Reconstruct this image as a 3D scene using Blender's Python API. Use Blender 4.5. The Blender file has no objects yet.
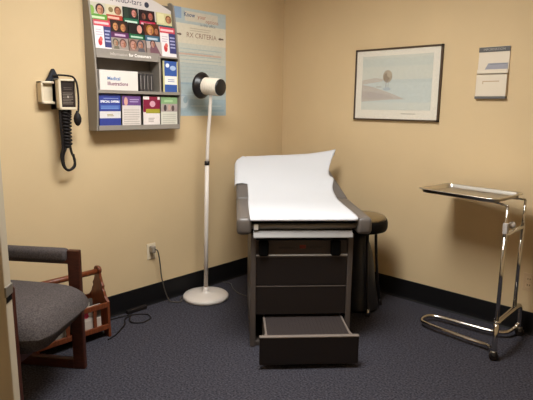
import bpy, bmesh, math, random
from mathutils import Vector, Matrix, noise
random.seed(7)
PI = math.pi
SC = bpy.context.scene
COL = SC.collection

# ------------------------------------------------------------------ materials
def lin(c):
    if isinstance(c, str):
        c = [int(c[i:i+2], 16) / 255 for i in (1, 3, 5)]
    return tuple((v / 12.92 if v <= .04045 else ((v + .055) / 1.055) ** 2.4) for v in c) + (1.0,)

MATS = {}
def mat(name, col, rough=.6, metal=0., noise_amt=0., noise_scale=40., bump=0., bump_scale=None, spec=.5, coat=0., col2=None, detail=4., stretch=None):
    if name in MATS:
        return MATS[name]
    m = bpy.data.materials.new(name)
    m.use_nodes = True
    nt = m.node_tree
    b = nt.nodes['Principled BSDF']
    c = lin(col)
    b.inputs['Base Color'].default_value = c
    b.inputs['Roughness'].default_value = rough
    b.inputs['Metallic'].default_value = metal
    b.inputs['Specular IOR Level'].default_value = spec
    b.inputs['Coat Weight'].default_value = coat
    tc = nt.nodes.new('ShaderNodeTexCoord')
    src = tc.outputs['Object']
    if stretch:
        mp = nt.nodes.new('ShaderNodeMapping')
        mp.inputs['Scale'].default_value = stretch
        nt.links.new(src, mp.inputs['Vector'])
        src = mp.outputs['Vector']
    if noise_amt or col2:
        n = nt.nodes.new('ShaderNodeTexNoise')
        n.inputs['Scale'].default_value = noise_scale
        n.inputs['Detail'].default_value = detail
        nt.links.new(src, n.inputs['Vector'])
        r = nt.nodes.new('ShaderNodeValToRGB')
        r.color_ramp.elements[0].position = .3
        r.color_ramp.elements[1].position = .7
        if col2:
            r.color_ramp.elements[0].color = c
            r.color_ramp.elements[1].color = lin(col2)
        else:
            r.color_ramp.elements[0].color = tuple(v * (1 - noise_amt) for v in c[:3]) + (1,)
            r.color_ramp.elements[1].color = tuple(min(1, v * (1 + noise_amt)) for v in c[:3]) + (1,)
        nt.links.new(n.outputs['Fac'], r.inputs['Fac'])
        nt.links.new(r.outputs['Color'], b.inputs['Base Color'])
    if bump:
        n2 = nt.nodes.new('ShaderNodeTexNoise')
        n2.inputs['Scale'].default_value = bump_scale or noise_scale
        n2.inputs['Detail'].default_value = 6
        nt.links.new(src, n2.inputs['Vector'])
        bp = nt.nodes.new('ShaderNodeBump')
        bp.inputs['Strength'].default_value = bump
        bp.inputs['Distance'].default_value = .004
        nt.links.new(n2.outputs['Fac'], bp.inputs['Height'])
        nt.links.new(bp.outputs['Normal'], b.inputs['Normal'])
    MATS[name] = m
    return m

def ink(c):
    return mat('print ' + c, c, .45, spec=.3, noise_amt=.04, noise_scale=50)

def emit(name, col, s):
    m = bpy.data.materials.new(name)
    m.use_nodes = True
    nt = m.node_tree
    nt.nodes.clear()
    e = nt.nodes.new('ShaderNodeEmission')
    o = nt.nodes.new('ShaderNodeOutputMaterial')
    e.inputs['Color'].default_value = col
    e.inputs['Strength'].default_value = s
    nt.links.new(e.outputs[0], o.inputs[0])
    return m

def glass(name, tint=(1, 1, 1, 1), rough=.02, alpha=.12):
    m = bpy.data.materials.new(name)
    m.use_nodes = True
    nt = m.node_tree
    b = nt.nodes['Principled BSDF']
    b.inputs['Base Color'].default_value = tint
    b.inputs['Roughness'].default_value = rough
    b.inputs['Alpha'].default_value = alpha
    return m

# ------------------------------------------------------------------ mesh helpers
def add_box(bm, lo, hi, mi=0, mtx=None):
    vs = []
    for x in (lo[0], hi[0]):
        for y in (lo[1], hi[1]):
            for z in (lo[2], hi[2]):
                v = Vector((x, y, z))
                vs.append(bm.verts.new(mtx @ v if mtx else v))
    fs = []
    for q in ((0, 1, 3, 2), (4, 6, 7, 5), (0, 4, 5, 1), (2, 3, 7, 6), (0, 2, 6, 4), (1, 5, 7, 3)):
        f = bm.faces.new([vs[i] for i in q])
        f.material_index = mi
        fs.append(f)
    return vs, fs

def rbox(bm, lo, hi, r=.005, seg=2, mi=0, mtx=None):
    t = bmesh.new()
    add_box(t, lo, hi, mi)
    bmesh.ops.bevel(t, geom=t.edges[:], offset=r, segments=seg, affect='EDGES', profile=.5)
    merge(bm, t, mtx, mi)

def merge(bm, t, mtx=None, mi=None):
    mp = {}
    for v in t.verts:
        mp[v] = bm.verts.new(mtx @ v.co if mtx else v.co)
    for f in t.faces:
        try:
            g = bm.faces.new([mp[v] for v in f.verts])
        except ValueError:
            continue
        g.material_index = f.material_index if mi is None else mi
        g.smooth = f.smooth
    t.free()

def spline(pts, n=8):
    pts = [Vector(p) for p in pts]
    if len(pts) < 3:
        return pts
    out = []
    P = [pts[0] * 2 - pts[1]] + pts + [pts[-1] * 2 - pts[-2]]
    for i in range(1, len(P) - 2):
        a, b, c, d = P[i-1], P[i], P[i+1], P[i+2]
        for k in range(n):
            t = k / n
            out.append(.5 * ((2 * b) + (c - a) * t + (2*a - 5*b + 4*c - d) * t*t + (3*b - a - 3*c + d) * t**3))
    out.append(pts[-1])
    return out

def add_tube(bm, pts, r, seg=10, mi=0, cap=True):
    pts = [Vector(p) for p in pts]
    n = len(pts)
    rs = r if isinstance(r, (list, tuple)) else [r] * n
    rings = []
    prev = None
    for i, p in enumerate(pts):
        d = (pts[min(i+1, n-1)] - pts[max(i-1, 0)]).normalized()
        if prev is None:
            u = d.orthogonal().normalized()
        else:
            u = (prev - d * prev.dot(d))
            u = u.normalized() if u.length > 1e-6 else d.orthogonal().normalized()
        prev = u
        w = d.cross(u)
        rings.append([bm.verts.new(p + (u * math.cos(2*PI*k/seg) + w * math.sin(2*PI*k/seg)) * rs[i]) for k in range(seg)])
    for i in range(n - 1):
        for k in range(seg):
            f = bm.faces.new((rings[i][k], rings[i][(k+1) % seg], rings[i+1][(k+1) % seg], rings[i+1][k]))
            f.smooth = True
            f.material_index = mi
    if cap:
        for rg in (rings[0][::-1], rings[-1]):
            f = bm.faces.new(rg)
            f.material_index = mi

def add_lathe(bm, prof, mtx=None, seg=32, mi=0, smooth=True):
    """prof: list of (r, z) from bottom to top, revolved about z."""
    rings = []
    M = mtx or Matrix()
    for r, z in prof:
        if r < 1e-6:
            rings.append([bm.verts.new(M @ Vector((0, 0, z)))])
        else:
            rings.append([bm.verts.new(M @ Vector((r*math.cos(2*PI*k/seg), r*math.sin(2*PI*k/seg), z))) for k in range(seg)])
    for a, b in zip(rings, rings[1:]):
        for k in range(seg):
            if len(a) == 1 and len(b) == 1:
                continue
            if len(a) == 1:
                vs = (a[0], b[(k+1) % seg], b[k])
            elif len(b) == 1:
                vs = (a[k], a[(k+1) % seg], b[0])
            else:
                vs = (a[k], a[(k+1) % seg], b[(k+1) % seg], b[k])
            f = bm.faces.new(vs)
            f.smooth = smooth
            f.material_index = mi
    for rg, flip in ((rings[0], True), (rings[-1], False)):
        if len(rg) > 1:
            f = bm.faces.new(rg[::-1] if flip else rg)
            f.material_index = mi

def add_prism(bm, poly, a0, a1, axis='y', mi=0):
    """poly in the plane perpendicular to axis; 'y': (x,z), 'x': (y,z), 'z': (x,y)."""
    def P(p, a):
        if axis == 'y':
            return Vector((p[0], a, p[1]))
        if axis == 'x':
            return Vector((a, p[0], p[1]))
        return Vector((p[0], p[1], a))
    A = [bm.verts.new(P(p, a0)) for p in poly]
    B = [bm.verts.new(P(p, a1)) for p in poly]
    n = len(poly)
    for f in ([bm.faces.new(A[::-1]), bm.faces.new(B)] + [bm.faces.new((A[i], A[(i+1) % n], B[(i+1) % n], B[i])) for i in range(n)]):
        f.material_index = mi

def obj(name, bm, m, parent=None, bevel=0, smooth_angle=None, subd=0, loc=None):
    bmesh.ops.recalc_face_normals(bm, faces=bm.faces[:])
    me = bpy.data.meshes.new(name)
    bm.to_mesh(me)
    bm.free()
    for k in (m if isinstance(m, (list, tuple)) else [m]):
        me.materials.append(k)
    o = bpy.data.objects.new(name, me)
    COL.objects.link(o)
    if parent:
        o.parent = parent
    if loc:
        o.location = loc
    if bevel:
        b = o.modifiers.new('bevel', 'BEVEL')
        b.width = bevel
        b.segments = 2
        b.limit_method = 'ANGLE'
    if subd:
        s = o.modifiers.new('subd', 'SUBSURF')
        s.levels = s.render_levels = subd
        for p in me.polygons:
            p.use_smooth = True
    return o

def thing(name, label, cat, loc=(0, 0, 0), rotz=0, group=None):
    o = bpy.data.objects.new(name, None)
    COL.objects.link(o)
    o.location = loc
    o.rotation_euler = (0, 0, rotz)
    o.empty_display_size = .1
    return tag(o, label, cat, group)

def tag(o, label, cat, group=None):
    o['label'] = label
    o['category'] = cat
    if group:
        o['group'] = group
    return o

def struct(name, bm, m, parent=None, **k):
    o = obj(name, bm, m, parent, **k)
    o['kind'] = 'structure'
    return o

def text_mesh(bm, s, size, mtx, mi, align='LEFT', bold=0.):
    cu = bpy.data.curves.new('t', 'FONT')
    cu.body = s
    cu.size = size
    cu.align_x = align
    cu.offset = bold
    cu.resolution_u = 2
    o = bpy.data.objects.new('t', cu)
    COL.objects.link(o)
    dg = bpy.context.evaluated_depsgraph_get()
    dg.update()
    me = bpy.data.meshes.new_from_object(o.evaluated_get(dg))
    t = bmesh.new()
    t.from_mesh(me)
    merge(bm, t, mtx, mi)
    bpy.data.objects.remove(o)
    bpy.data.curves.remove(cu)
    bpy.data.meshes.remove(me)

class Sheet:
    """A printed sheet or card: local x to the right, z up, front towards -y; flat ink shapes lie on its front."""
    def __init__(s, w, h, t, base):
        s.w, s.h, s.t = w, h, t
        s.bm = bmesh.new()
        s.mats = [ink(base)]
        add_box(s.bm, (-w/2, -t/2, 0), (w/2, t/2, h), 0)
        s.k = 0
    def mi(s, c):
        m = ink(c)
        if m not in s.mats:
            s.mats.append(m)
        return s.mats.index(m)
    def lay(s):
        s.k += 1
        return -s.t/2 - .00014 * s.k
    def poly(s, pts, c):
        y = s.lay()
        f = s.bm.faces.new([s.bm.verts.new((-s.w/2 + u*s.w, y, v*s.h)) for u, v in pts])
        f.material_index = s.mi(c)
        return s
    def rect(s, u0, v0, u1, v1, c):
        return s.poly([(u0, v0), (u1, v0), (u1, v1), (u0, v1)], c)
    def oval(s, u, v, ru, rv, c, n=18):
        return s.poly([(u + ru*math.cos(2*PI*k/n), v + rv*math.sin(2*PI*k/n)) for k in range(n)], c)
    def text(s, t, u, v, size, c, align='LEFT', bold=0.):
        M = Matrix.Translation((-s.w/2 + u*s.w, s.lay(), v*s.h)) @ Matrix.Rotation(PI/2, 4, 'X')
        text_mesh(s.bm, t, size, M, s.mi(c), align, bold)
        return s
    def lines(s, u0, u1, v0, v1, n, c, frac=.4):
        y = s.lay()
        st = (v1 - v0) / n
        for k in range(n):
            e = u1 - (u1-u0) * random.choice((0, 0, .08, .2))
            a, b = v0 + st*k, v0 + st*(k+frac)
            f = s.bm.faces.new([s.bm.verts.new((-s.w/2 + p*s.w, y, q*s.h)) for p, q in ((u0, a), (e, a), (e, b), (u0, b))])
            f.material_index = s.mi(c)
        return s
    def face(s, u, v, r, hair, skin):
        k = s.w / s.h
        r *= 1.25
        s.oval(u, v + r*k*.25, r*1.25, r*1.35*k, hair)
        s.oval(u, v, r*.85, r*1.15*k, skin)
        s.rect(u - r*.5, v + r*k*.2, u + r*.5, v + r*k*.32, hair)
        s.rect(u - r*.3, v - r*k*.62, u + r*.3, v - r*k*.5, '#7d3f36')
        s.oval(u + r*.45, v - r*k*.1, r*.28, r*.8*k, '#9a6248')
        return s
    def done(s, name, loc=(0, 0, 0), rotz=0, lean=0, parent=None):
        me = bpy.data.meshes.new(name)
        # only the card is a closed solid; the ink faces all look to -y
        for f in s.bm.faces:
            f.normal_update()
        n6 = list(s.bm.faces)[:6]
        bmesh.ops.recalc_face_normals(s.bm, faces=n6)
        for f in list(s.bm.faces)[6:]:
            if f.normal.y > 0:
                f.normal_flip()
        s.bm.to_mesh(me)
        s.bm.free()
        for m in s.mats:
            me.materials.append(m)
        o = bpy.data.objects.new(name, me)
        COL.objects.link(o)
        o.location = loc
        o.rotation_euler = (-lean, 0, rotz)
        if parent:
            o.parent = parent
        return o

# ------------------------------------------------------------------ colours of the place
M_wall = mat('beige wall paint', '#d3ba92', .75, noise_amt=.025, noise_scale=3, bump=.06, bump_scale=180, spec=.25)
M_ceil = mat('white ceiling tile', '#e6e1d6', .9, noise_amt=.04, noise_scale=60, bump=.2, bump_scale=90)
M_base = mat('black vinyl base', '#0d0c0e', .55, spec=.3)
M_carpet = mat('navy grey carpet', '#222127', .97, col2='#514f57', noise_scale=95, detail=6, bump=.8, bump_scale=160, spec=.1)
M_door = mat('cream door paint', '#b9ad97', .5)
M_steel = mat('brushed nickel', '#8d8678', .35, 1.)
M_chrome = mat('polished chrome', '#c9c6c2', .13, 1.)
M_tray = mat('stainless tray', '#cfcac0', .3, 1.)
M_tablebody = mat('taupe enamel', '#4f4641', .45)
M_tabledark = mat('dark brown laminate', '#221c1a', .4, spec=.3)
M_black = mat('black plastic', '#121113', .4)
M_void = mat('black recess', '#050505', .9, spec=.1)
M_vinyl = mat('grey vinyl upholstery', '#625b56', .42, bump=.05, bump_scale=200)
M_railL = mat('pale grey trim', '#b5afaa', .4)
M_paper = mat('white exam paper', '#cdced2', .8, bump=.05, bump_scale=25)
M_white = mat('ivory enamel', '#d6cdc4', .35)
M_bezel = mat('black bezel', '#171313', .35)
M_wood = mat('reddish stained wood', '#7c3f20', .4, col2='#582a14', noise_scale=9, stretch=(14, 14, 1.5))
M_woodx = mat('dark stained chair wood', '#4a2315', .4, col2='#341509', noise_scale=9, stretch=(3, 14, 14))
M_fabric = mat('charcoal blue tweed', '#403a3a', .95, col2='#5b5452', noise_scale=150, detail=2, bump=.4, bump_scale=260, spec=.15)
M_rack = mat('grey rack plastic', '#8d857b', .5)
M_rackin = mat('grey rack inside', '#6a625a', .6)
M_ivory = mat('ivory plastic', '#dccdb2', .45)
M_rub = mat('black rubber', '#191312', .6, spec=.3)
M_cuff = mat('navy cuff cloth', '#20242e', .85)

# ------------------------------------------------------------------ the room
XR, YN, HC = 3.65, -3.85, 2.62
bm = bmesh.new(); add_box(bm, (-.1, YN-.1, -.1), (XR+.1, .1, 0)); struct('floor', bm, M_carpet)
bm = bmesh.new(); add_box(bm, (-.1, YN-.1, HC), (XR+.1, .1, HC+.1)); struct('ceiling', bm, M_ceil)
bm = bmesh.new(); add_box(bm, (-.1, YN-.1, 0), (0, 0, HC)); struct('wall_left', bm, M_wall)
bm = bmesh.new(); add_box(bm, (-.1, 0, 0), (XR+.1, .1, HC)); struct('wall_right', bm, M_wall)
bm = bmesh.new(); add_box(bm, (XR, YN-.1, 0), (XR+.1, 0, HC)); struct('wall_far', bm, M_wall)
DX0, DX1 = .98, 1.92
bm = bmesh.new()
add_box(bm, (0, YN-.1, 0), (DX0, YN, HC)); add_box(bm, (DX1, YN-.1, 0), (XR, YN, HC)); add_box(bm, (DX0, YN-.1, 2.06), (DX1, YN, HC))
add_box(bm, (DX0, YN-.1, 0), (DX1, YN-.06, 2.06))
struct('wall_near', bm, M_wall)
bm = bmesh.new()
add_box(bm, (DX0-.06, YN, 0), (DX0, YN+.015, 2.12)); add_box(bm, (DX1, YN, 0), (DX1+.06, YN+.015, 2.12)); add_box(bm, (DX0, YN, 2.06), (DX1, YN+.015, 2.12))
struct('trim_1', bm, M_door)

def cove(bm, p0, p1, nx, ny):
    prof = [(0, 0), (.012, 0), (.006, .012), (.004, .03), (.004, .148), (.002, .152), (0, .152)]
    A = [bm.verts.new((p0[0]+nx*d, p0[1]+ny*d, z)) for d, z in prof]
    B = [bm.verts.new((p1[0]+nx*d, p1[1]+ny*d, z)) for d, z in prof]
    n = len(prof)
    bm.faces.new(A); bm.faces.new(B[::-1])
    for i in range(n):
        bm.faces.new((A[i], A[(i+1) % n], B[(i+1) % n], B[i]))
bm = bmesh.new(); cove(bm, (0, 0), (0, YN), 1, 0); struct('baseboard_left', bm, M_base)
bm = bmesh.new(); cove(bm, (0, 0), (XR, 0), 0, -1); struct('baseboard_right', bm, M_base)
bm = bmesh.new(); cove(bm, (XR, 0), (XR, YN), -1, 0); struct('baseboard_far', bm, M_base)

# door leaf, standing open into the room
door_edge = Vector((1.705, -3.015, 0))
dd = Vector((-.66, -.75, 0)).normalized()
hinge = door_edge + dd * .88
D = Matrix.Translation(hinge) @ Matrix.Rotation(math.atan2(-dd.y, -dd.x), 4, 'Z')
bm = bmesh.new()
rbox(bm, (.0, -.0, .012), (.88, .044, 2.03), .003)
for z0, z1 in ((.2, .86), (1.04, 1.88)):
    for x0, x1 in ((.11, .40), (.48, .77)):
        add_box(bm, (x0, -.006, z0), (x1, 0, z0+.02)); add_box(bm, (x0, -.006, z1-.02), (x1, 0, z1))
        add_box(bm, (x0, -.006, z0), (x0+.02, 0, z1)); add_box(bm, (x1-.02, -.006, z0), (x1, 0, z1))
dr = struct('door_1', bm, M_door); dr.matrix_world = D
bm = bmesh.new(); rbox(bm, (.878, .0, .952), (.8835, .044, .979), .001)
obj('latch_plate', bm, mat('worn latch metal', '#8f8a80', .45, .7), dr)
bm = bmesh.new(); rbox(bm, (.879, .004, .934), (.8812, .040, .952), .0005); obj('latch_recess', bm, M_void, dr)
bm = bmesh.new(); rbox(bm, (.76, -.062, .952), (.876, -.04, .982), .006, 3)
add_lathe(bm, [(.031, 0), (.031, .006), (.012, .01), (.011, .035), (.011, .056)], Matrix.Translation((.82, 0, .965)) @ Matrix.Rotation(PI/2, 4, 'X'))
obj('door_handle', bm, M_steel, dr)

# ceiling fittings: what lights the room
M_emit = emit('lit diffuser', (1.0, 1.0, .98, 1), 36)
def troffer(x, y, label):
    t = thing('ceiling_light', label, 'ceiling light', (x, y, HC))
    bm = bmesh.new()
    for lo, hi in (((-.32, -.62, -.02), (-.29, .62, 0)), ((.29, -.62, -.02), (.32, .62, 0)), ((-.29, -.62, -.02), (.29, -.59, 0)), ((-.29, .59, -.02), (.29, .62, 0))):
        add_box(bm, lo, hi)
    obj('frame', bm, M_white, t)
    bm = bmesh.new(); add_box(bm, (-.29, -.59, -.014), (.29, .59, -.004)); obj('diffuser', bm, M_emit, t)
troffer(1.5, -1.95, 'recessed fluorescent ceiling light over the middle of the room')

# ------------------------------------------------------------------ exam table
TM = (1.429, -1.365, 0); TA = math.radians(46.62)
tb = thing('exam_table', 'grey upholstered examination table with raised back and pull-out step', 'exam table', TM, TA)
CX = -.015
bm = bmesh.new()
for s in (-1, 1):
    x0, x1 = (CX-.306, CX-.274) if s < 0 else (CX+.274, CX+.306)
    rbox(bm, (x0, .284, .0), (x1, 1.0, .70), .004)
rbox(bm, (CX-.28, .97, .02), (CX+.28, .995, .70), .003)
rbox(bm, (CX-.28, .30, .0), (CX+.28, .98, .028), .003)
rbox(bm, (CX-.306, .275, .69), (CX+.306, 1.02, .712), .004)
obj('cabinet_body', bm, M_tablebody, tb)
bm = bmesh.new(); add_box(bm, (CX-.274, .305, .2), (CX+.274, .97, .69)); obj('inner_box', bm, M_void, tb)
bm = bmesh.new(); add_prism(bm, [(.236, .698), (.236, .703), (.258, .735), (.30, .735), (.30, .698)], CX-.292, CX+.290, 'x'); obj('front_rail', bm, mat('light grey rail', '#86827f', .45), tb)
for z0, z1 in ((.392, .574), (.207, .388)):
    bm = bmesh.new(); rbox(bm, (CX-.272, .286, z0), (CX+.272, .306, z1-.006), .003)
    d = obj('drawer', bm, M_tabledark, tb)
    bm = bmesh.new(); rbox(bm, (CX-.272, .2835, z1-.0065), (CX+.272, .306, z1), .0015); obj('pull_lip', bm, M_tablebody, d)
bm = bmesh.new(); rbox(bm, (CX-.274, .296, .582), (CX+.274, .31, .668), .002)
rbox(bm, (CX-.274, .284, .576), (CX+.274, .31, .586), .002)
cp = obj('control_panel', bm, mat('brown panel', '#3d332e', .5), tb)
bm = bmesh.new(); rbox(bm, (CX-.274, .281, .576), (CX+.274, .296, .584), .002); obj('panel_lip', bm, M_railL, cp)
for x in (-.245, .185):
    bm = bmesh.new(); rbox(bm, (x-.03, .262, .578), (x+.03, .297, .672), .012, 3); obj('latch_knob', bm, M_void, cp)
bm = bmesh.new(); rbox(bm, (-.03, .290, .618), (.008, .297, .640), .003)
o = obj('rocker_switch', bm, mat('red switch', '#7a2a18', .5), cp); o['label'] = 'small dark red rocker switch'
for x0, x1 in ((-.15, -.055), (.03, .11)):
    bm = bmesh.new(); rbox(bm, (x0, .293, .616), (x1, .297, .632), .002); obj('name_plate', bm, mat('dull brown plate', '#3a322d', .5), cp)
# step drawer pulled out
bm = bmesh.new(); rbox(bm, (-.279, 0, .028), (.279, .022, .19), .006, 3)
sf = obj('step_front', bm, M_tabledark, tb)
bm = bmesh.new(); rbox(bm, (-.279, -.002, .189), (.279, .026, .197), .003); obj('edge_trim', bm, mat('taupe trim', '#80756d', .4), sf)
bm = bmesh.new()
rbox(bm, (-.236, .02, .10), (.236, .62, .178), .004)
obj('step_box', bm, M_tabledark, tb)
bm = bmesh.new()
rbox(bm, (-.232, .026, .178), (.232, .60, .186), .002)
for k in range(22):
    x = -.222 + k*.0211
    add_box(bm, (x-.0025, .03, .1855), (x+.0025, .6, .188))
o = obj('tread_mat', bm, mat('brown ribbed tread', '#2e2523', .7), tb)
bm = bmesh.new()
for s in (-1, 1):
    pts = [(s*.262, .024, .185), (s*.25, .03, .185), (s*.238, .10, .184), (s*.236, .284, .184)]
    add_tube(bm, spline(pts), .005, 8)
    rbox(bm, (min(s*.232, s*.244), .02, .03), (max(s*.232, s*.244), .62, .186), .003)
obj('side_rail', bm, mat('taupe trim', '#80756d', .4), tb)
# upholstery
HT, HZ, BT, BZ = .88, .817, 1.34, 1.055
TH = .074
def cushion(bm, x0, x1, t0, t1, z0, z1, r, mtx=None):
    rbox(bm, (x0, t0, z0), (x1, t1, z1), r, 4, mtx=mtx)
def soft(bm, amax=.004):
    for f in bm.faces: f.smooth = f.calc_area() < amax
bm = bmesh.new()
cushion(bm, -.345, .325, .240, HT, .803, HZ-.001, .006)
cushion(bm, -.404, -.318, .232, HT+.01, .715, HZ, .024)
cushion(bm, .298, .388, .232, HT+.01, .715, HZ, .024)
soft(bm, .008)
obj('seat_cushion', bm, M_vinyl, tb)
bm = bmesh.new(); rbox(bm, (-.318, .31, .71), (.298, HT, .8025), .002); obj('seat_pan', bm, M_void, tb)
ba = math.atan2(BZ-HZ, BT-HT); BL = math.hypot(BZ-HZ, BT-HT)
BM_ = Matrix.Translation((0, HT, HZ)) @ Matrix.Rotation(ba, 4, 'X')
bm = bmesh.new(); cushion(bm, -.404, .388, -.004, BL, -TH, 0, .022, Matrix())
for v in bm.verts:
    u_ = max(0, v.co.y / BL)
    if v.co.x > 0: v.co.x -= .118 * u_
    v.co = BM_ @ v.co
for f in bm.faces: f.smooth = True
obj('back_cushion', bm, M_vinyl, tb)
bm = bmesh.new(); rbox(bm, (-.34, .0, -TH-.02), (.32, BL-.04, -TH+.01), .004, mtx=BM_)
for s in (-.25, .24):
    add_tube(bm, [(s, 1.2, .93), (s, .95, .62)], .012)
obj('back_support', bm, M_tabledark, tb)
bm = bmesh.new()
add_tube(bm, [(-.323, .268, .761), (.303, .268, .761)], .0165, 18)
rl = obj('front_bar', bm, mat('grey bar', '#807a75', .4, .2), tb)
bm = bmesh.new(); rbox(bm, (-.305, .245, .7425), (-.278, .256, .7775), .004); o = obj('bar_clip', bm, mat('white clip', '#e8e6e4', .4), rl); o['label'] = 'small white clip'
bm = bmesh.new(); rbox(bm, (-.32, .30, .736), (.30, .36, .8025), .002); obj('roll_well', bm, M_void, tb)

# exam paper: one sheet over the back and the seat
def paper():
    bm = bmesh.new()
    # profile along the table: (t, z)
    prof = [(.2285, .800), (.2295, .810), (.238, .8185), (.255, .8205)]
    T0, T1 = .70, 1.02          # the sheet bridges the hinge in a smooth curve
    for k in range(1, 13):
        prof.append((.255 + (T0-.255)*k/12, .8205))
    zb1 = HZ + (BZ-HZ)*(T1-HT)/(BT-HT) + .0055
    sl = (BZ-HZ)/(BT-HT)
    for k in range(1, 13):
        a = k/12
        t = T0 + (T1-T0)*a
        h = (2*a**3-3*a*a+1)*.8205 + (-2*a**3+3*a*a)*zb1 + (a**3-a*a)*sl*(T1-T0)
        prof.append((t, max(h, .8205)))
    for k in range(1, 15):
        t = T1 + (BT-.003-T1)*k/14
        prof.append((t, HZ + (BZ-HZ)*(t-HT)/(BT-HT) + .0055))
    prof += [(BT+.018, BZ+.006), (BT+.036, BZ-.010), (BT+.052, BZ-.045)]
    nx = 44
    rows = []
    n = len(prof)
    for j, (t, z) in enumerate(prof):
        v = j / (n-1)
        up = max(0, min(1, (t - HT) / (BT - HT)))
        row = []
        xl = -.326 - .004*math.sin(v*9)
        xr = .294 + .006*math.sin(v*7+1) - .010*up
        for i in range(nx+1):
            u = i / nx
            x = xl + (xr-xl)*u
            w = noise.noise(Vector((x*7, t*5, 1.3))) * .5 + noise.noise(Vector((x*3, t*12, 4.3))) * .5
            dz = .004 * (w+.6) if .26 < t else 0
            p = Vector((x, t, z + max(0, dz)))
            # right top corner stands up in a point
            k = max(0, (u-.72)/.28) ** 1.6 * max(0, (up-.55)/.45) ** 1.6
            p += Vector((.080*k, -.03*k, .034*k))
            p += Vector((0, 0, .026*u*max(0, (up-.55)/.45)))
            # folded edge half way up the back
            g = math.exp(-((up-.36)/.10)**2) * max(0, (u-.86)/.14)
            p += Vector((.022*g, 0, .022*g))
            row.append(bm.verts.new(p))
        rows.append(row)
    for a, b in zip(rows, rows[1:]):
        for i in range(nx):
            f = bm.faces.new((a[i], a[i+1], b[i+1], b[i]))
            f.smooth = True
    # the loose flap wrapped over the left edge near the head
    js = [j for j, (t, z) in enumerate(prof) if .27 < (t-HT)/(BT-HT) <= 1.0]
    flap = []
    for j in js:
        t, z = prof[j]
        up = min(1, (t-HT)/(BT-HT))
        base = rows[j][0].co
        r = [rows[j][0]]
        jag = .006*math.sin(j*2.3)
        cut = 1 - .75*max(0, (up-.86)/.14)
        for x, dz in ((-.36, .004), (-.392, .004), (-.409, -.004), (-.4145, -.02), (-.416+jag*.4, -.048+jag)):
            xx = base.x + (x-base.x)*cut
            r.append(bm.verts.new((xx, t, base.z + (dz*cut if xx < -.4065 else .004) + .002*math.sin(j*1.7+x*90))))
        flap.append(r)
    for a, b in zip(flap, flap[1:]):
        for i in range(len(a)-1):
            f = bm.faces.new((a[i], b[i], b[i+1], a[i+1]))
            f.smooth = True
    o = obj('exam_paper', bm, M_paper)
    o.location = TM; o.rotation_euler = (0, 0, TA)
    sm = o.modifiers.new('thick', 'SOLIDIFY'); sm.thickness = .0006; sm.offset = 1
    tag(o, 'white paper sheet laid over the examination table', 'paper sheet')
paper()

# ------------------------------------------------------------------ stool
st = thing('exam_stool', 'round black-rimmed stool behind the right side of the examination table', 'stool', (1.112, -.392, 0), .75)
bm = bmesh.new()
add_lathe(bm, [(.0, .585), (.16, .585), (.178, .592), (.187, .61), (.187, .65), (.182, .668), (.174, .674)], seg=48)
obj('seat_rim', bm, mat('black vinyl', '#0a0807', .55, spec=.15), st)
bm = bmesh.new(); add_lathe(bm, [(.178, .670), (.168, .688), (.145, .697), (.10, .703), (0, .705)], seg=48)
o = obj('seat_top', bm, mat('vinyl with olive reflection', '#6f5c3c', .3, coat=.2), st); o['label'] = 'shiny black seat top coloured with an olive-brown reflection'  # black vinyl; its greenish-brown reflection is put into the base colour
bm = bmesh.new(); add_lathe(bm, [(.150, .012), (.152, .03), (.138, .1), (.120, .22), (.108, .32), (.09, .42), (.062, .51), (.05, .585)], seg=32)
obj('pedestal', bm, mat('dark grey shell', '#25262b', .4), st)
for k in range(4):
    a = PI/4 + k*PI/2 - .55
    ca, sa = math.cos(a), math.sin(a)
    bm = bmesh.new()
    pts = [(.12, .588), (.122, .50), (.134, .36), (.150, .2), (.168, .09), (.177, .046)]
    add_tube(bm, spline([(r*ca, r*sa, z) for r, z in pts]), .011, 10)
    l = obj('leg', bm, M_bezel, st)
    bm = bmesh.new(); add_lathe(bm, [(.018, 0), (.02, .006), (.016, .03), (.012, .05)], Matrix.Translation((.178*ca, .178*sa, 0)), 16)
    obj('foot', bm, M_chrome if k % 2 else M_rub, l)

# ------------------------------------------------------------------ floor lamp
LX, LY = .188, -1.066
lp = thing('exam_lamp', 'white gooseneck floor lamp with black-rimmed head on a round base', 'floor lamp', (LX, LY, 0))
bm = bmesh.new(); add_lathe(bm, [(0, 0), (.16, 0), (.172, .006), (.173, .022), (.166, .032), (.13, .039), (.06, .044), (.03, .05), (.022, .062), (.0185, .09)], seg=56)
obj('base', bm, M_white, lp)
bm = bmesh.new(); add_tube(bm, [(0, 0, .05), (.006, .004, .5), (.014, .012, 1.03)], .0155, 16); obj('lower_pole', bm, M_white, lp)
bm = bmesh.new(); add_tube(bm, [(.0138, .0118, 1.022), (.0145, .0124, 1.05)], .0185, 16); o = obj('collar', bm, M_bezel, lp); o['label'] = 'small dark collar'
bm = bmesh.new(); add_tube(bm, spline([(.0145, .0124, 1.045), (.022, .019, 1.25), (.032, .028, 1.40), (.038, .032, 1.53)]), .0125, 16); obj('gooseneck', bm, M_white, lp)
HM = Matrix.Translation((.048, .040, 1.581)) @ Matrix.Rotation(math.radians(9), 4, 'Z') @ Matrix.Rotation(math.radians(5), 4, 'Y') @ Matrix.Rotation(-PI/2, 4, 'Y')   # local z -> -x
bm = bmesh.new()
pr_ = [(.052, -.074), (.058, -.070)]
for k in range(8):
    z = -.066 + k*.0165
    pr_ += [(.0605, z), (.0605, z+.011), (.0585, z+.0125), (.0585, z+.0150)]
pr_ += [(.06, .074), (.05, .078)]
add_lathe(bm, pr_, HM, 40, smooth=False)
obj('head', bm, mat('ivory head shell', '#e6dccb', .45), lp)
bm = bmesh.new(); add_lathe(bm, [(0, -.083), (.05, -.083), (.0575, -.078), (.058, -.066)], HM, 40)
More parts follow.
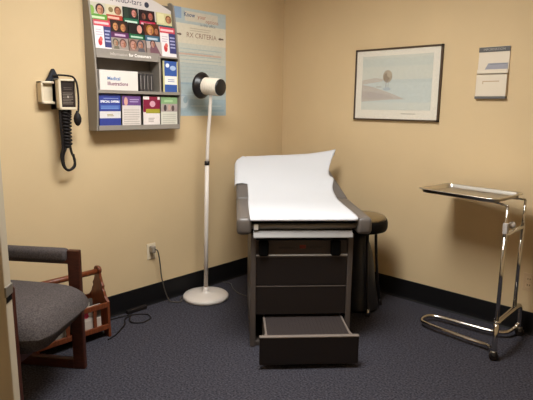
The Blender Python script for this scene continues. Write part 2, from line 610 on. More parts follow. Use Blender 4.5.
e_ = obj('end_cap', bm, M_bezel, lp)
bm = bmesh.new(); add_lathe(bm, [(.056, .058), (.068, .07), (.082, .084), (.092, .093), (.094, .104), (.090, .112), (.084, .108), (.073, .088), (0, .08)], HM, 48)
o = obj('shade', bm, M_bezel, lp)

# ------------------------------------------------------------------ instrument stand + tray
sd = thing('instrument_stand', 'chrome two-post instrument stand on casters by the right wall', 'instrument stand', (2.125, -.295, 0))
fy, by = -.23, .23
bm = bmesh.new()
add_tube(bm, spline([(0.012, fy, .05), (.012, fy, .12), (.008, fy+.015, .185), (0, fy+.05, .208), (0, 0, .213), (.0, by-.05, .213), (.004, by-.012, .19), (.006, by, .12), (.006, by, .05)], 6), .0155, 14)
obj('arch', bm, M_chrome, sd)
for y, top in ((-.195, .915), (.115, .915)):
    bm = bmesh.new(); add_tube(bm, [(0, y, .205), (0, y, .775)], .0115, 14); o = obj('post', bm, M_chrome, sd)
    bm = bmesh.new(); add_tube(bm, [(0, y, .66), (0, y, top-.006)], .008, 12); obj('inner_rod', bm, M_chrome, o)
    bm = bmesh.new(); add_lathe(bm, [(.016, .203), (.016, .226), (.012, .23)], Matrix.Translation((0, y, 0)), 16); obj('post_collar', bm, M_chrome, o)
bm = bmesh.new(); rbox(bm, (-.010, -.21, .735), (.010, .13, .757), .004); cr = obj('cross_bar', bm, M_chrome, sd)
bm = bmesh.new(); add_lathe(bm, [(.008, 0), (.008, .025), (.019, .03), (.021, .04), (.018, .048), (0, .05)], Matrix.Translation((0, -.183, .80)) @ Matrix.Rotation(-PI/2, 4, 'X') @ Matrix.Rotation(.5, 4, 'Y'), 18); rbox(bm, (-.013, -.21, .755), (.013, -.178, .815), .003)
obj('clamp_knob', bm, M_railL, cr)
bm = bmesh.new()
r4 = .025
loop = [(.0, -.195), (-.03, -.17), (-.12, -.10), (-.40, -.09), (-.42, -.075), (-.42, .075), (-.40, .09), (-.12, .095), (-.03, .11), (0, .115)]
RT = Matrix.Rotation(math.radians(-9), 3, 'Z')
add_tube(bm, [(0, -.195, .905), (0, -.195, .9125)] + [tuple(Vector((x, y, .9125))) for x, y in loop[1:-1]] + [(0, .115, .9125), (0, .115, .905)], .0065, 10)
obj('tray_frame', bm, M_chrome, sd)
bm = bmesh.new()
zb = .036
add_tube(bm, spline([(.012, fy+.002, .085), (-.012, fy+.018, .052), (-.06, -.142, zb), (-.25, -.128, zb), (-.44, -.108, zb), (-.505, -.085, zb), (-.528, -.03, zb), (-.515, .035, zb), (-.46, .062, zb), (-.30, .072, zb), (-.12, .088, zb), (-.04, .12, zb+.004), (-.01, by-.03, .055), (.004, by-.004, .085)], 8), .0125, 14)
obj('base_loop', bm, M_chrome, sd)
for y in (fy, by):
    c = Vector((.01, y, 0))
    bm = bmesh.new()
    add_lathe(bm, [(.016, -.011), (.0265, -.010), (.027, 0), (.0265, .010), (.016, .011)], Matrix.Translation(c + Vector((.004, -.004, .027))) @ Matrix.Rotation(PI/2, 4, 'X') @ Matrix.Rotation(.5, 4, 'Y'), 24)
    o = obj('caster', bm, M_rub, sd)
    bm = bmesh.new(); rbox(bm, tuple(c + Vector((-.014, -.019, .03))), tuple(c + Vector((.016, .019, .058))), .004); obj('fork', bm, M_steel, o)
TW, TD = .52, .365
bm = bmesh.new()
def rrect(w, d, r, z, n=5):
    out = []
    for cx, cy, a0 in ((w/2-r, d/2-r, 0), (-w/2+r, d/2-r, PI/2), (-w/2+r, -d/2+r, PI), (w/2-r, -d/2+r, 1.5*PI)):
        for k in range(n+1):
            a = a0 + PI/2*k/n
            out.append((cx + r*math.cos(a), cy + r*math.sin(a), z))
    return out
secs = [rrect(TW-.05, TD-.05, .03, 0), rrect(TW-.036, TD-.036, .034, .004), rrect(TW-.026, TD-.026, .038, .024), rrect(TW-.022, TD-.022, .038, .0265), rrect(TW, TD, .042, .0265), rrect(TW+.003, TD+.003, .042, .022)]
rg = [[bm.verts.new(p) for p in s] for s in secs]
for a, b in zip(rg, rg[1:]):
    n = len(a)
    for i in range(n):
        bm.faces.new((a[i], a[(i+1) % n], b[(i+1) % n], b[i])).smooth = True
bm.faces.new(rg[0])
ty = obj('instrument_tray', bm, M_tray)
sm = ty.modifiers.new('thick', 'SOLIDIFY'); sm.thickness = .0015; sm.offset = 0
ty.location = (1.832, -.302, .9198); ty.rotation_euler = (0, 0, math.radians(-7))
tag(ty, 'shallow stainless steel tray resting on the chrome instrument stand', 'tray')

# ------------------------------------------------------------------ chair
ch = thing('armchair', 'wood-framed armchair with charcoal tweed seat and padded arms beside the open door', 'chair', (.699, -2.46, 0), math.radians(35.5))
def side_frame(y, parent):
    t = .032
    bm = bmesh.new()
    rbox(bm, (-.068, y-t/2, .0), (0, y+t/2, .682), .006)           # front upright
    rbox(bm, (-.50, y-t/2, .0), (-.067, y+t/2, .058), .005)        # floor rail
    rbox(bm, (-.555, y-t/2, .0), (-.49, y+t/2, .70), .006)         # rear upright
    rbox(bm, (-.50, y-t/2, .605), (-.06, y+t/2, .63), .004)        # arm rail
    f = obj('side_frame', bm, M_woodx, parent)
    bm = bmesh.new(); rbox(bm, (-.49, y-.032, .612), (-.067, y+.032, .688), .026, 5)
    for q in bm.faces: q.smooth = True
    obj('arm_pad', bm, M_fabric, f)
side_frame(.29, ch); side_frame(-.29, ch)
bm = bmesh.new()
nx = ny = 18
g = []
def seat_pt(i, j, top):
    u, v = -1 + 2*i/nx, -1 + 2*j/ny
    x = -.225 + .32*u; y = .27*v
    e = (1 - abs(u)**4) * (1 - abs(v)**4)
    e = max(0, e) ** .45
    # the seat is a little wider in front of the frames' uprights only up to their inner faces
    if top: z = .43 + .112*e - .008*u
    else: z = .425 - (.085 - .04*v)*e - .005*u
    # pull corners round
    k = max(0, abs(u)-.6)/.4 * max(0, abs(v)-.6)/.4
    x -= math.copysign(.03*k, u); y -= math.copysign(.03*k, v)
    return (x, y, z)
T_ = [[bm.verts.new(seat_pt(i, j, True)) for j in range(ny+1)] for i in range(nx+1)]
B_ = [[bm.verts.new(seat_pt(i, j, False)) for j in range(ny+1)] for i in range(nx+1)]
for i in range(nx):
    for j in range(ny):
        bm.faces.new((T_[i][j], T_[i+1][j], T_[i+1][j+1], T_[i][j+1])).smooth = True
        bm.faces.new((B_[i][j], B_[i][j+1], B_[i+1][j+1], B_[i+1][j])).smooth = True
for i in range(nx):
    for a in (0, ny):
        bm.faces.new((T_[i][a], T_[i+1][a], B_[i+1][a], B_[i][a])).smooth = True
for j in range(ny):
    for a in (0, nx):
        bm.faces.new((T_[a][j], T_[a][j+1], B_[a][j+1], B_[a][j])).smooth = True
obj('seat', bm, M_fabric, ch)
bm = bmesh.new(); rbox(bm, (-.47, -.276, .30), (-.44, .276, .36), .004); rbox(bm, (-.06, -.276, .30), (-.035, .276, .36), .004); obj('cross_rail', bm, M_woodx, ch)
bm = bmesh.new(); rbox(bm, (-.05, -.26, 0), (.0, .26, .46), .03, 4, mtx=Matrix.Translation((-.5, 0, .44)) @ Matrix.Rotation(-.12, 4, 'Y'))
for q in bm.faces: q.smooth = True
obj('backrest', bm, M_fabric, ch)

# ------------------------------------------------------------------ magazine rack
mr = thing('magazine_rack', 'reddish wooden magazine rack on the floor behind the armchair', 'magazine rack', (.155, -2.15, 0))
def end_panel(y):
    half = [(.10, 0), (.116, 0), (.116, .06), (.112, .20), (.114, .232), (.10, .245), (.082, .262), (.07, .29), (.056, .305), (.062, .325), (.044, .345), (.03, .38), (.026, .40), (.034, .412), (.034, .428), (.02, .44), (0, .444)]
    poly = half + [(-x, z) for x, z in half[::-1][1:]]
    poly += [(-.075, 0), (-.05, .025), (.05, .025), (.075, 0)][::1]
    bm = bmesh.new(); add_prism(bm, poly, y-.009, y+.009, 'y'); obj('end_panel', bm, M_wood, mr, bevel=.003)
end_panel(.225); end_panel(-.225)
bm = bmesh.new(); add_tube(bm, [(0, -.232, .408), (0, .232, .408)], .018, 14); obj('handle', bm, M_wood, mr)
for s in (-1, 1):
    for z in (.072, .215):
        bm = bmesh.new(); rbox(bm, (s*.108-.008, -.22, z-.016), (s*.108+.008, .22, z+.016), .003); obj('rail', bm, M_wood, mr)
    for k in range(4):
        y = -.132 + k*.088
        bm = bmesh.new(); rbox(bm, (s*.108-.005, y-.011, .07), (s*.108+.005, y+.011, .214), .002); obj('slat', bm, M_wood, mr)
bm = bmesh.new(); rbox(bm, (-.102, -.22, .052), (.102, .22, .062), .002); obj('bottom_board', bm, M_wood, mr)
G = 'magazines in the wooden rack'
def mag(x, y, w, h, base, lean, label, art):
    s = Sheet(w, h, .006, base)
    art(s)
    o = s.done('magazine', (mr.location.x + x, mr.location.y + y, .0625), PI/2, lean)
    tag(o, label, 'magazine', G)
mag(.092, .085, .19, .165, '#c9bfb4', .03, 'pale magazine with pink and white cover spot at the right end of the wooden rack',
    lambda s: s.oval(.50, .70, .1, .13, '#dc4a70').oval(.68, .74, .12, .12, '#f7f3f3').rect(.0, .0, 1, .45, '#b7aba0').rect(.8, .5, 1, 1, '#5c564f'))
mag(.075, -.11, .185, .16, '#8d857a', .03, 'grey-brown magazine beside the pink-spotted one in the wooden rack',
    lambda s: s.rect(0, .6, 1, 1, '#d9d2c6').rect(.1, .15, .5, .5, '#6d655c'))
mag(.03, .06, .2, .19, '#58534e', .0, 'dark magazine in the middle of the wooden rack', lambda s: s.rect(.1, .7, .9, .9, '#a59c90'))
mag(-.05, -.02, .2, .19, '#b9b1a4', .0, 'cream magazine at the wall side of the wooden rack', lambda s: s.rect(.05, .75, .95, .95, '#6b4a3a'))

# ------------------------------------------------------------------ outlets and cords
def outlet(loc, rotz, label, pm=M_ivory):
    t = thing('wall_outlet', label, 'outlet', loc, rotz)
    bm = bmesh.new(); rbox(bm, (-.036, -.006, -.058), (.036, 0, .058), .002); p = obj('cover_plate', bm, pm, t)
    for z in (-.02, .02):
        bm = bmesh.new(); rbox(bm, (-.017, -.0075, z-.014), (.017, -.005, z+.014), .003)
        add_box(bm, (-.008, -.0078, z-.004), (-.005, -.0074, z+.006), 1); add_box(bm, (.005, -.0078, z-.004), (.008, -.0074, z+.006), 1)
        obj('socket', bm, [pm, M_void], p)
outlet((0, -1.42, .405), PI/2, 'ivory outlet on the left wall with a plug in it')
outlet((2.146, 0, .35), 0, 'tan outlet low on the right wall behind the instrument stand', mat('tan plastic', '#d0b48f', .5))
def lcord(pts, m):
    bm = bmesh.new(); add_tube(bm, spline(pts, 8), .0045, 8)
    bmesh.ops.translate(bm, verts=bm.verts[:], vec=(-LX, -LY, 0))
    return obj('power_cord', bm, m, lp)
def cord(name, pts, label, r=.004, plug=None, m=None, n=8):
    bm = bmesh.new(); add_tube(bm, spline(pts, n), r, 8)
    o = obj(name, bm, m or M_rub)
    tag(o, label, 'cord')
    return o
c = lcord([(.045, -1.425, .425), (.06, -1.405, .415), (.055, -1.385, .33), (.045, -1.365, .2), (.045, -1.335, .08), (.062, -1.315, .015), (.085, -1.30, .005), (.12, -1.27, .005), (.11, -1.235, .005), (.07, -1.22, .005), (.055, -1.19, .005), (.075, -1.165, .008)],
     mat('grey brown cord', '#4d463e', .5))
bm = bmesh.new(); rbox(bm, (.008-LX, -1.442-LY, .40), (.05-LX, -1.408-LY, .45), .008, 3); o = obj('plug', bm, mat('grey plug', '#8f8577', .5), c)
co = cord('floor_cord', [(.02, -1.99, .005), (.04, -1.88, .005), (.05, -1.76, .005), (.07, -1.66, .005), (.14, -1.57, .005), (.215, -1.585, .005), (.24, -1.665, .005), (.19, -1.72, .009), (.12, -1.69, .013), (.08, -1.65, .009), (.11, -1.72, .005), (.19, -1.77, .013), (.25, -1.85, .005), (.285, -1.90, .005), (.305, -1.96, .005)], 'black cord looped on the carpet beside the magazine rack', r=.0045)
bm = bmesh.new(); rbox(bm, (.018, -1.66, .0), (.052, -1.50, .028), .006, 3)
o = obj('power_adapter', bm, M_rub, None); tag(o, 'black power adapter on the carpet along the left baseboard', 'power adapter')
cord('table_cord', [(.02, -.74, .004), (.09, -.72, .004), (.2, -.79, .004), (.33, -.83, .004), (.47, -.80, .004), (.60, -.72, .004)], 'thin grey cord on the carpet between lamp base and examination table', r=.0035, m=mat('pale grey cord', '#5c574f', .5))

# ------------------------------------------------------------------ blood pressure unit
bp = thing('blood_pressure_monitor', 'wall-mounted blood pressure gauge with black coiled hose and bulb', 'blood pressure gauge', (0, -2.06, 1.5))
bm = bmesh.new()   # storage bracket
rbox(bm, (0, -.108, -.052), (.012, .0, .078), .003)
rbox(bm, (0, -.108, -.052), (.06, .0, -.038), .004)
rbox(bm, (0, -.108, .064), (.06, .0, .078), .004)
rbox(bm, (0, -.108, -.052), (.06, -.094, .078), .004)
rbox(bm, (.0, -.1, -.045), (.032, .0, .07), .004)
obj('basket', bm, M_ivory, bp)
bm = bmesh.new()
GY0, GY1, GX = -.03, .076, .115
rbox(bm, (.0, GY0, -.085), (GX, GY0+.016, .092), .004)
rbox(bm, (.0, GY1-.004, -.085), (GX-.006, GY1, .092), .0015)
rbox(bm, (.0, GY0, -.085), (GX, GY1, -.07), .004)
rbox(bm, (.0, GY0, .080), (GX, GY1, .092), .004)
rbox(bm, (.0, GY0, -.085), (.08, GY1, .092), .004)
cs = obj('gauge_case', bm, M_ivory, bp)
s = Sheet(.084, .15, .01, '#2b211d')
s.rect(.06, .1, .94, .62, '#352a25').lines(.12, .88, .12, .6, 8, '#8f8478', .28).lines(.2, .8, .68, .8, 2, '#6d625a', .3)
s.oval(.5, .4, .05, .05, '#b9aea2')
s.done('gauge_face', (.098, .029, -.07), PI/2, 0, bp)
bm = bmesh.new()   # cuff folded in the basket
add_prism(bm, [(-.066, .078), (.012, .078), (.010, .10), (-.014, .15), (-.024, .152), (-.05, .10)], .014, .046, 'x')
o = obj('cuff', bm, M_cuff, bp, bevel=.006)
bm = bmesh.new()
add_tube(bm, spline([(.05, -.03, .108), (.06, .0, .115), (.085, .05, .112), (.115, .066, .10), (.125, .078, .06), (.125, .082, -.02), (.125, .078, -.085), (.125, .072, -.10)], 8), .0055, 10)
obj('bulb_tube', bm, M_rub, bp)
bm = bmesh.new()
add_lathe(bm, [(.006, .045), (.009, .035), (.018, .02), (.023, 0), (.021, -.02), (.012, -.038), (.004, -.044)][::-1], Matrix.Translation((.125, .07, -.135)), 24)
obj('bulb', bm, M_rub, bp)
bm = bmesh.new()   # coiled hose: down, a loop, and up again
pts = []
core = spline([(.075, .012, -.085), (.08, .015, -.16), (.075, .018, -.24), (.075, .02, -.315)], 40)
for i, p in enumerate(core):
    a = i * .62
    pts.append(p + Vector((.018*math.cos(a), .018*math.sin(a), 0)))
pts2 = spline([tuple(pts[-1]), (.075, -.008, -.36), (.075, -.004, -.42), (.075, .02, -.447), (.075, .055, -.425), (.075, .062, -.385), (.075, .045, -.34), (.075, .036, -.29)], 8)
add_tube(bm, pts + pts2[1:], .0078, 7)
core = spline([(.08, .036, -.29), (.083, .034, -.2), (.08, .04, -.12), (.08, .04, -.085)], 30)
add_tube(bm, [p + Vector((.011*math.cos(i*.9), .011*math.sin(i*.9), 0)) for i, p in enumerate(core)], .0055, 7)
add_tube(bm, spline([(.09, -.02, -.08), (.09, -.018, -.2), (.085, -.012, -.3), (.082, -.022, -.36), (.082, -.012, -.42), (.082, .02, -.445), (.082, .058, -.42), (.085, .05, -.35)], 8), .008, 8)
obj('coiled_hose', bm, M_rub, bp)

# ------------------------------------------------------------------ brochure rack on the left wall
RY0, RY1 = -1.856, -1.214
br = thing('brochure_rack', 'grey plastic wall rack full of brochures', 'brochure rack', (0, 0, 0))
def front(z):      # depth of the rack's front at height z
    P = [(1.285, .100), (1.42, .115), (1.55, .122), (1.75, .112), (1.95, .088), (2.12, .06)]
    for (a, b), (c_, d_) in zip(P, P[1:]):
        if z <= c_:
            return b + (d_-b)*max(0, (z-a))/(c_-a)
    return P[-1][1]
zs = [1.285 + k*(2.12-1.285)/16 for k in range(17)]
for y0 in (RY0, RY1-.012):
    bm = bmesh.new(); add_prism(bm, [(0, 1.285)] + [(front(z), z) for z in zs] + [(.03, 2.14), (0, 2.14)], y0, y0+.012, 'y'); obj('side_panel', bm, M_rack, br, bevel=.002)
bm = bmesh.new(); add_box(bm, (.001, RY0+.01, 1.29), (.012, RY1-.01, 2.12)); obj('back_panel', bm, M_rackin, br)
def shelf(z, x1, y0=RY0+.01, y1=RY1-.01, t=.01, m=None):
    bm = bmesh.new(); rbox(bm, (.008, y0, z-t), (x1, y1, z), .002); return obj('shelf', bm, m or M_rack, br)
shelf(1.298, .104, t=.013)
shelf(1.537, .122, t=.02)
shelf(1.772, .110, t=.012)
shelf(1.925, .062, m=M_rackin); shelf(1.862, .084, RY0+.13, RY1-.14, m=M_rackin)
bm = bmesh.new(); rbox(bm, (.100, RY0+.01, 1.287), (.110, RY1-.01, 1.318), .002); obj('front_lip', bm, M_rack, br)
bm = bmesh.new(); rbox(bm, (.01, -1.391, 1.53), (.118, -1.377, 1.768), .002); obj('divider', bm, M_rack, br)
s = Sheet(RY1-RY0-.18, .056, .006, '#8f877e')
s.text('Information ', .2, .36, .026, '#c9bfb3').text('for Consumers', .49, .36, .027, '#f4efe8', bold=.0006)
s.done('label_strip', (.113, (RY0+.01-1.377)/2-.0, 1.73), PI/2, .1, br)
# header plate with arched top
bm = bmesh.new()
W = RY1-RY0
arch = [(RY0+.012, 2.0)] + [(RY0+.012 + (W-.024)*k/16, 2.085 + .075*math.sin(PI*k/16)) for k in range(17)] + [(RY1-.012, 2.0)]
add_prism(bm, arch, .030, .038, 'x', 0)
hm = [mat('pale header', '#d9d0cb', .5), ink('#4b4458'), ink('#3a3a4a')]
text_mesh(bm, 'iMedD-tars', .05, Matrix.Translation((.0385, -1.69, 2.087)) @ Matrix.Rotation(PI/2, 4, 'Z') @ Matrix.Rotation(PI/2, 4, 'X'), 1)
f = bm.faces.new([bm.verts.new((.0385, -1.422 + .018*math.cos(2*PI*k/20), 2.098 + .018*math.sin(2*PI*k/20))) for k in range(20)]); f.material_index = 2
obj('header', bm, hm, br)

def bro(label, yc, zb, x, w, h, base, art, group, lean=None, name='brochure'):
    s = Sheet(w, h, .003, base)
    art(s)
    o = s.done(name, (x, yc, zb), PI/2, .10 if lean is None else lean)
    tag(o, label, name, group)
    return o
GA, GB, GC, GD = 'brochures on the rack top tier', 'brochures on the rack middle tier', 'brochures on the rack lower tier', 'leaflets in the rack bottom pocket'
SK = '#c98f72'
# top tier
za, xa = 1.9255, .056
bro('brochure with a dark-haired face and green band, left end of the rack top tier', -1.7815, za, xa, .115, .138, '#c7c2ae', lambda s: s.rect(0, 0, 1, .22, '#7c3b30').rect(0, .22, 1, .5, '#5f9a3c').rect(.05, .3, .85, .4, '#cfe0b8').face(.62, .68, .17, '#3a1d1a', SK).oval(.12, .65, .16, .2, '#86b04e'), GA)
bro('cream brochure with a red band, second from left on the rack top tier', -1.672, za, xa, .112, .136, '#d8cdae', lambda s: s.rect(0, 0, 1, .56, '#b53e2e').rect(.08, .38, .8, .48, '#e5b9a6').face(.74, .74, .14, '#6d4030', '#b87a5c').oval(.3, .78, .15, .12, '#8a7a55'), GA)
bro('dark brochure with a pink-cheeked face and green band, middle of the rack top tier', -1.552, za, xa, .112, .139, '#1f2a24', lambda s: s.rect(0, 0, 1, .5, '#1f6a4c').rect(.08, .3, .9, .4, '#cfe3d4').face(.72, .74, .14, '#4a2a26', '#c9857a').rect(.05, .52, .35, .95, '#2c3a30'), GA)
bro('dark brochure with a crimson band, second from right on the rack top tier', -1.428, za, xa, .122, .138, '#2a1c1d', lambda s: s.rect(0, 0, 1, .48, '#b02a49').rect(.1, .3, .75, .4, '#efc3cc').face(.72, .72, .13, '#3a1a1a', '#b5665c').face(.28, .7, .12, '#1d1213', '#6d4038'), GA)
bro('pale yellow brochure with a teal band, at the right end of the rack top tier', -1.291, za, xa, .125, .138, '#d8cf9c', lambda s: s.rect(0, 0, 1, .42, '#1d5560').rect(.1, .2, .85, .32, '#d4dfdc').face(.78, .68, .13, '#7a5236', '#c48a64').rect(.05, .5, .5, .95, '#e3dcae'), GA)
# side leaflets
def pinkleaf(s):
    s.rect(0, .8, 1, 1, '#cf4a58').rect(.05, .86, .9, .93, '#f2c4c6').rect(.56, .12, 1, .8, '#3e3f70').lines(.62, .95, .3, .74, 4, '#a9aacb', .45).oval(.3, .28, .12, .12, '#c43a3c').oval(.36, .38, .1, .08, '#d86a62').lines(.1, .48, .5, .74, 3, '#c9b7c6', .4)
bro('white and navy leaflet with a pink header, left end of the rack middle tier', -1.779, 1.7725, .098, .112, .185, '#ece4e4', pinkleaf, GB)
bro('white and navy leaflet with a pink header, right end of the rack middle tier', -1.2925, 1.7725, .098, .124, .195, '#ece4e4', pinkleaf, GB)
zb_, xb = 1.8625, .076
bro('dark brochure with two tan faces and purple band, left of the rack middle tier', -1.652, zb_, xb, .126, .108, '#2b1d18', lambda s: s.rect(0, 0, 1, .32, '#5b2a55').rect(.2, .1, .8, .22, '#c8a9c6').face(.28, .62, .13, '#3a2016', '#c48c58').face(.7, .6, .13, '#4a2a18', '#bd8450'), GB)
bro('black brochure with one pale face and green band, centre of the rack middle tier', -1.529, zb_, xb, .112, .105, '#221a18', lambda s: s.rect(0, 0, 1, .34, '#1d6440').rect(.1, .12, .9, .22, '#bcd8c4').oval(.72, .66, .17, .25, '#cf9284'), GB)
bro('brown brochure with golden hair and blue-grey band, right of the rack middle tier', -1.409, zb_, xb, .115, .115, '#5b2f1e', lambda s: s.rect(0, 0, 1, .34, '#3f6279').rect(.15, .1, .85, .22, '#b9cad6').face(.38, .6, .16, '#a8742f', '#c98c62').face(.8, .6, .12, '#4a281a', '#a5694a'), GB)
zc, xc = 1.7725, .102
bro('muted grey brochure of two people, left of the rack lower tier', -1.668, zc, xc, .118, .088, '#9a8f86', lambda s: s.face(.25, .62, .12, '#5a5446', '#a58c74').face(.68, .58, .14, '#6a4a44', '#b58474').poly([(.05, 0), (.15, .4), (.4, .42), (.48, 0)], '#6f6a5a').rect(.0, 0, 1, .2, '#b9aca0'), GC)
bro('rosy brown brochure of faces close together, centre of the rack lower tier', -1.541, zc, xc, .126, .092, '#8d766c', lambda s: s.face(.25, .55, .15, '#6d4c42', '#b88878').face(.68, .6, .14, '#4a464c', '#a88070').poly([(.45, 0), (.55, .4), (.85, .42), (1, 0)], '#5d5a60').rect(.0, 0, 1, .14, '#a4998f'), GC)
bro('mauve brochure of a person in a dark coat, right of the rack lower tier', -1.412, zc, xc, .118, .09, '#b3a49e', lambda s: s.poly([(.1, 0), (.3, .8), (.6, .85), (.95, 0)], '#75525c').face(.42, .78, .12, '#4a3432', '#b3887c').rect(0, 0, .2, .5, '#8f7f78'), GC)
# right slot
bro('blue and white leaflet in the narrow right slot of the rack', -1.296, 1.5375, .112, .125, .205, '#c9c08a', lambda s: s.rect(.1, 0, .92, 1, '#3a5aa0').rect(.1, .24, .92, .52, '#eee8e0').oval(.3, .86, .12, .07, '#e6e9f2').oval(.66, .78, .2, .08, '#a9bedd').lines(.3, .75, .33, .45, 2, '#8a94b8', .4), 'leaflets in the rack right slot', lean=.0)
# bottom pocket
zd = 1.2985
bro('royal blue leaflet with a white block, left end of the rack bottom pocket', -1.757, zd, .094, .148, .216, '#3a4590', lambda s: s.rect(.0, .30, 1, .5, '#dcd8d6').lines(.35, .7, .36, .44, 2, '#a2945e', .5).rect(.06, .56, .96, .68, '#4d6db4').lines(.08, .9, .57, .66, 2, '#7f98cc', .4).text('SPECIAL OFFERS', .5, .75, .0185, '#f3f3f8', 'CENTER', .0007).rect(.2, .86, .9, .88, '#8b97c8'), GD, -.03)
bro('white leaflet with a purple photo top, second from left in the rack bottom pocket', -1.602, zd, .094, .138, .208, '#d9d0c9', lambda s: s.rect(0, .7, 1, 1, '#6d4b84').oval(.2, .82, .1, .13, '#d6a493').lines(.4, .9, .8, .93, 2, '#b4a0c4', .45).lines(.08, .92, .12, .62, 7, '#b9aea6', .35), GD, -.03)
bro('maroon and olive leaflet with white foot, third from left in the rack bottom pocket', -1.447, zd, .094, .132, .206, '#e6dcd6', lambda s: s.rect(.0, .5, 1, .9, '#83203c').rect(.15, .46, 1, .6, '#a39a35').oval(.55, .76, .17, .1, '#d7a3b0').lines(.3, .7, .18, .34, 3, '#b3a7a0', .5).rect(.0, .9, .35, 1, '#efe6e2').rect(.35, .9, .85, 1, '#8b2a40'), GD, -.03)
bro('white leaflet with green top and group photo, right end of the rack bottom pocket', -1.303, zd, .094, .138, .204, '#d5d2c4', lambda s: s.rect(0, .78, 1, 1, '#86a878').lines(.2, .85, .84, .93, 2, '#b9d6a6', .5).rect(0, .52, 1, .78, '#a99a94').oval(.25, .64, .09, .11, '#4b3d40').oval(.5, .66, .08, .09, '#c4a091').oval(.72, .63, .09, .1, '#5c4a48').lines(.1, .9, .08, .48, 6, '#bdb9ab', .35), GD, -.03)
# bay: white box and dark cases
bm = bmesh.new(); rbox(bm, (0, -.137, 0), (.07, .137, .122), .002)
bxm = [mat('white card box', '#e2dad2', .55), ink('#4a78b0'), ink('#7c3a5e')]
for t_, z, sz, mi_ in (('Medical', .062, .03, 1), ('Illustrations', .03, .031, 2)):
    text_mesh(bm, t_, sz, Matrix.Translation((.0705, -.085, z)) @ Matrix.Rotation(PI/2, 4, 'Z') @ Matrix.Rotation(PI/2, 4, 'X'), mi_, bold=.0006)
o = obj('carton', bm, bxm); o.location = (.03, -1.684, 1.5375)
tag(o, 'white carton with blue and purple lettering in the open bay of the rack', 'box')
for k in range(4):
    bm = bmesh.new(); rbox(bm, (0, -.012, 0), (.085, .012, .112), .002); add_box(bm, (.0848, -.009, .012), (.0856, -.004, .1), 1)
    o = obj('slim_case', bm, [mat('charcoal case', '#3b3838', .4), ink('#8d8783')]); o.location = (.018, -1.522 + k*.027, 1.5375)
    tag(o, ('leftmost of four charcoal slim cases, next to the white carton in the rack bay', 'second from left of four charcoal slim cases in the rack bay', 'third from left of four charcoal slim cases in the rack bay', 'rightmost of four charcoal slim cases in the rack bay')[k], 'case', 'slim cases beside the carton')

# ------------------------------------------------------------------ poster on the left wall
s = Sheet(.505, .762, .0012, '#b9c3c0')
s.rect(0, .0, 1, .16, '#9fb3bb').rect(0, .16, 1, .32, '#b0bdbd').rect(0, .32, 1, .5, '#bfc5bf').rect(0, .5, 1, .68, '#cdcdc0').rect(.0, .68, 1, .86, '#dcd3be').rect(0, .86, 1, 1, '#b7c1c0').rect(0, .9, .16, 1, '#93a9c4')
s.rect(.22, .885, .84, .975, '#d2c9b7')
s.text('Know', .2, .925, .042, '#65718a', bold=.001).text('your', .45, .92, .042, '#b5715c').text('options', .6, .888, .042, '#a97562').text('in this office', .5, .853, .03, '#6f747a')
s.text('RX CRITERIA', .24, .738, .050, '#9a7763').poly([(.07, .75), (.12, .75), (.12, .742), (.16, .757), (.12, .772), (.12, .764), (.07, .764)], '#6b5a51').poly([(.95, .75), (.89, .75), (.89, .742), (.84, .757), (.89, .772), (.89, .764), (.95, .764)], '#6b5a51')
s.lines(.12, .9, .36, .66, 9, '#b4bfbd', .25).lines(.3, .7, .80, .84, 2, '#c0b39e', .3)
s.rect(.1, .575, .9, .59, '#d3b6a4').rect(.08, .3, .95, .315, '#a0b2b9').rect(.1, .2, .9, .207, '#bccaca')
s.oval(.16, .13, .115, .075, '#a8b8c0').oval(.16, .13, .09, .058, '#c0c9ca').oval(.2, .15, .04, .03, '#9db0b8')
s.rect(.5, .04, .95, .06, '#92a9b4').rect(.3, .09, .9, .1, '#b6c3c5')
o = s.done('poster', (.0006, -.936, 1.372), PI/2, 0)
tag(o, 'pale blue and cream paper poster on the left wall behind the lamp head', 'poster')

# ------------------------------------------------------------------ framed picture on the right wall
pf = thing('framed_picture', 'framed watercolour of a lone tree on a shore, on the right wall', 'picture', (1.112, 0, 1.353))
FW, FH = .70, .527
bm = bmesh.new()
for lo, hi in (((-FW/2, -.022, 0), (-FW/2+.012, 0, FH)), ((FW/2-.012, -.022, 0), (FW/2, 0, FH)), ((-FW/2, -.022, 0), (FW/2, 0, .012)), ((-FW/2, -.022, FH-.012), (FW/2, 0, FH))):
    add_box(bm, lo, hi)
obj('frame', bm, mat('dark bronze frame', '#4a392a', .4, .2), pf)
s = Sheet(FW-.02, FH-.02, .006, '#ddd5c4')
o = s.done('mat_board', (0, -.012, .01), 0, 0, pf)
s = Sheet(.57, .395, .001, '#bcc1b6')
s.rect(0, .55, 1, 1, '#c2c3b5').rect(0, .8, 1, .95, '#bcc0b5').rect(0, 0, 1, .55, '#bac1ba').rect(.0, .5, 1, .56, '#b5bcb6').rect(0, 0, 1, .14, '#c3c5b9')
s.poly([(0, .56), (.2, .6), (.34, .57), (.3, .53), (.0, .48)], '#b7ad9f')
s.poly([(0, .48), (.2, .42), (.4, .33), (.56, .25), (.64, .2), (.4, .19), (0, .15)], '#b2a89b').poly([(0, .36), (.2, .33), (.42, .27), (.5, .22), (.2, .2), (0, .2)], '#a99e93')
s.oval(.385, .62, .068, .115, '#a1927a').oval(.37, .60, .045, .08, '#8d7b62').oval(.41, .66, .035, .06, '#ab9c82')
s.rect(.362, .38, .372, .56, '#858082').rect(.395, .4, .403, .55, '#8f8a8a').oval(.38, .39, .06, .03, '#a1a9ad')
s.rect(.22, .42, .3, .44, '#a19e92')
s.done('print', (.0, -.0158, .078), 0, 0, pf)
s = Sheet(.16, .012, .0008, '#d9d2bf'); s.lines(.05, .95, .1, .9, 1, '#9c9484', .5); s.done('caption', (.13, -.0156, .048), 0, 0, pf)
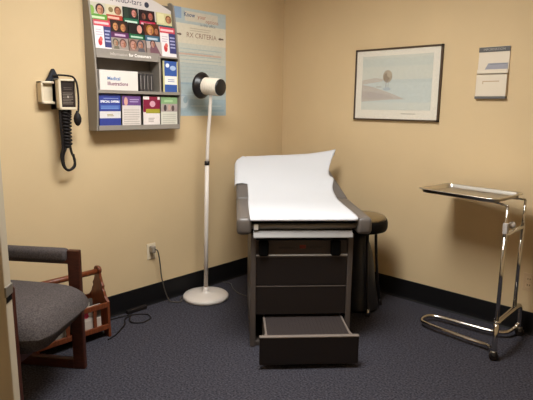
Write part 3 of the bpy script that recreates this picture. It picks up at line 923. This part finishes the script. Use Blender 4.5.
bm = bmesh.new(); add_box(bm, (-FW/2+.01, -.0185, .01), (FW/2-.01, -.0175, FH-.01)); obj('glazing', bm, glass('picture glass', alpha=.06), pf)

# ------------------------------------------------------------------ leaflet holder on the right wall
hd = thing('leaflet_holder', 'white two-pocket leaflet holder on the right wall, right of the picture', 'leaflet holder', (1.802, 0, 1.518))
M_hold = mat('warm white plastic', '#dccfba', .4)
bm = bmesh.new(); rbox(bm, (-.097, -.008, 0), (.097, .001, .322), .002); obj('back_plate', bm, M_hold, hd)
s = Sheet(.194, .03, .004, '#5a5856'); s.text('INFORMATION', .5, .3, .02, '#a9a49c', 'CENTER'); s.done('header_band', (0, -.010, .29), 0, 0, hd)
for z0, z1, d in ((.008, .147, .022), (.152, .180, .018)):
    bm = bmesh.new(); rbox(bm, (-.097, -d, z0), (.097, -d+.003, z1), .001); rbox(bm, (-.097, -d, z0), (-.094, -.006, z1), .001); rbox(bm, (.094, -d, z0), (.097, -.006, z1), .001); rbox(bm, (-.097, -d, z0), (.097, -.006, z0+.004), .001)
    p = obj('pocket', bm, M_hold, hd)
    if z0 < .1:
        bm = bmesh.new(); add_box(bm, (-.055, -d-.0006, .102), (.05, -d, .108)); add_box(bm, (-.055, -d-.0006, .088), (-.05, -d, .103)); obj('slot_edge', bm, mat('tan edge', '#b99f7c', .5), p)
bm = bmesh.new(); rbox(bm, (-.098, -.026, -.006), (.098, 0, .010), .002); o = obj('foot_band', bm, mat('dark grey band', '#625f5c', .5), hd)
s = Sheet(.14, .062, .002, '#9b9aa2'); s.poly([(0, .4), (.14, 1), (0, 1)], '#dccfba').rect(.2, .86, .95, .96, '#7f828c')
o = s.done('brochure', (1.822, -.0115, 1.518+.1565), 0, .0); tag(o, 'grey leaflet in the upper pocket of the white wall holder', 'brochure')

# ------------------------------------------------------------------ camera and world
cam = bpy.data.cameras.new('camera'); co_ = bpy.data.objects.new('camera', cam); COL.objects.link(co_)
cam.sensor_width = 36; cam.lens = 36*512/533; cam.clip_start = .02
R = ((.73057, .68275, .0115), (-.1320, .1242, .9835), (-.6706, .7194, -.1805))
rx = Vector((.7303, .6830, .0113)).normalized(); fw = Vector((-.6708, .7193, -.1805)).normalized()
up = rx.cross(fw).normalized(); rx = fw.cross(up).normalized()
Mx = Matrix((rx, up, -fw)).transposed().to_4x4(); Mx.translation = (3.058, -3.476, 1.45)
co_.matrix_world = Mx
SC.camera = co_
w = bpy.data.worlds.new('world'); SC.world = w; w.use_nodes = True
w.node_tree.nodes['Background'].inputs[0].default_value = (1, .93, .85, 1)
w.node_tree.nodes['Background'].inputs[1].default_value = .05
vs = SC.view_settings
vs.view_transform = 'Standard'; vs.look = 'None'; vs.exposure = 0.0; vs.gamma = 1; vs.use_curve_mapping = False
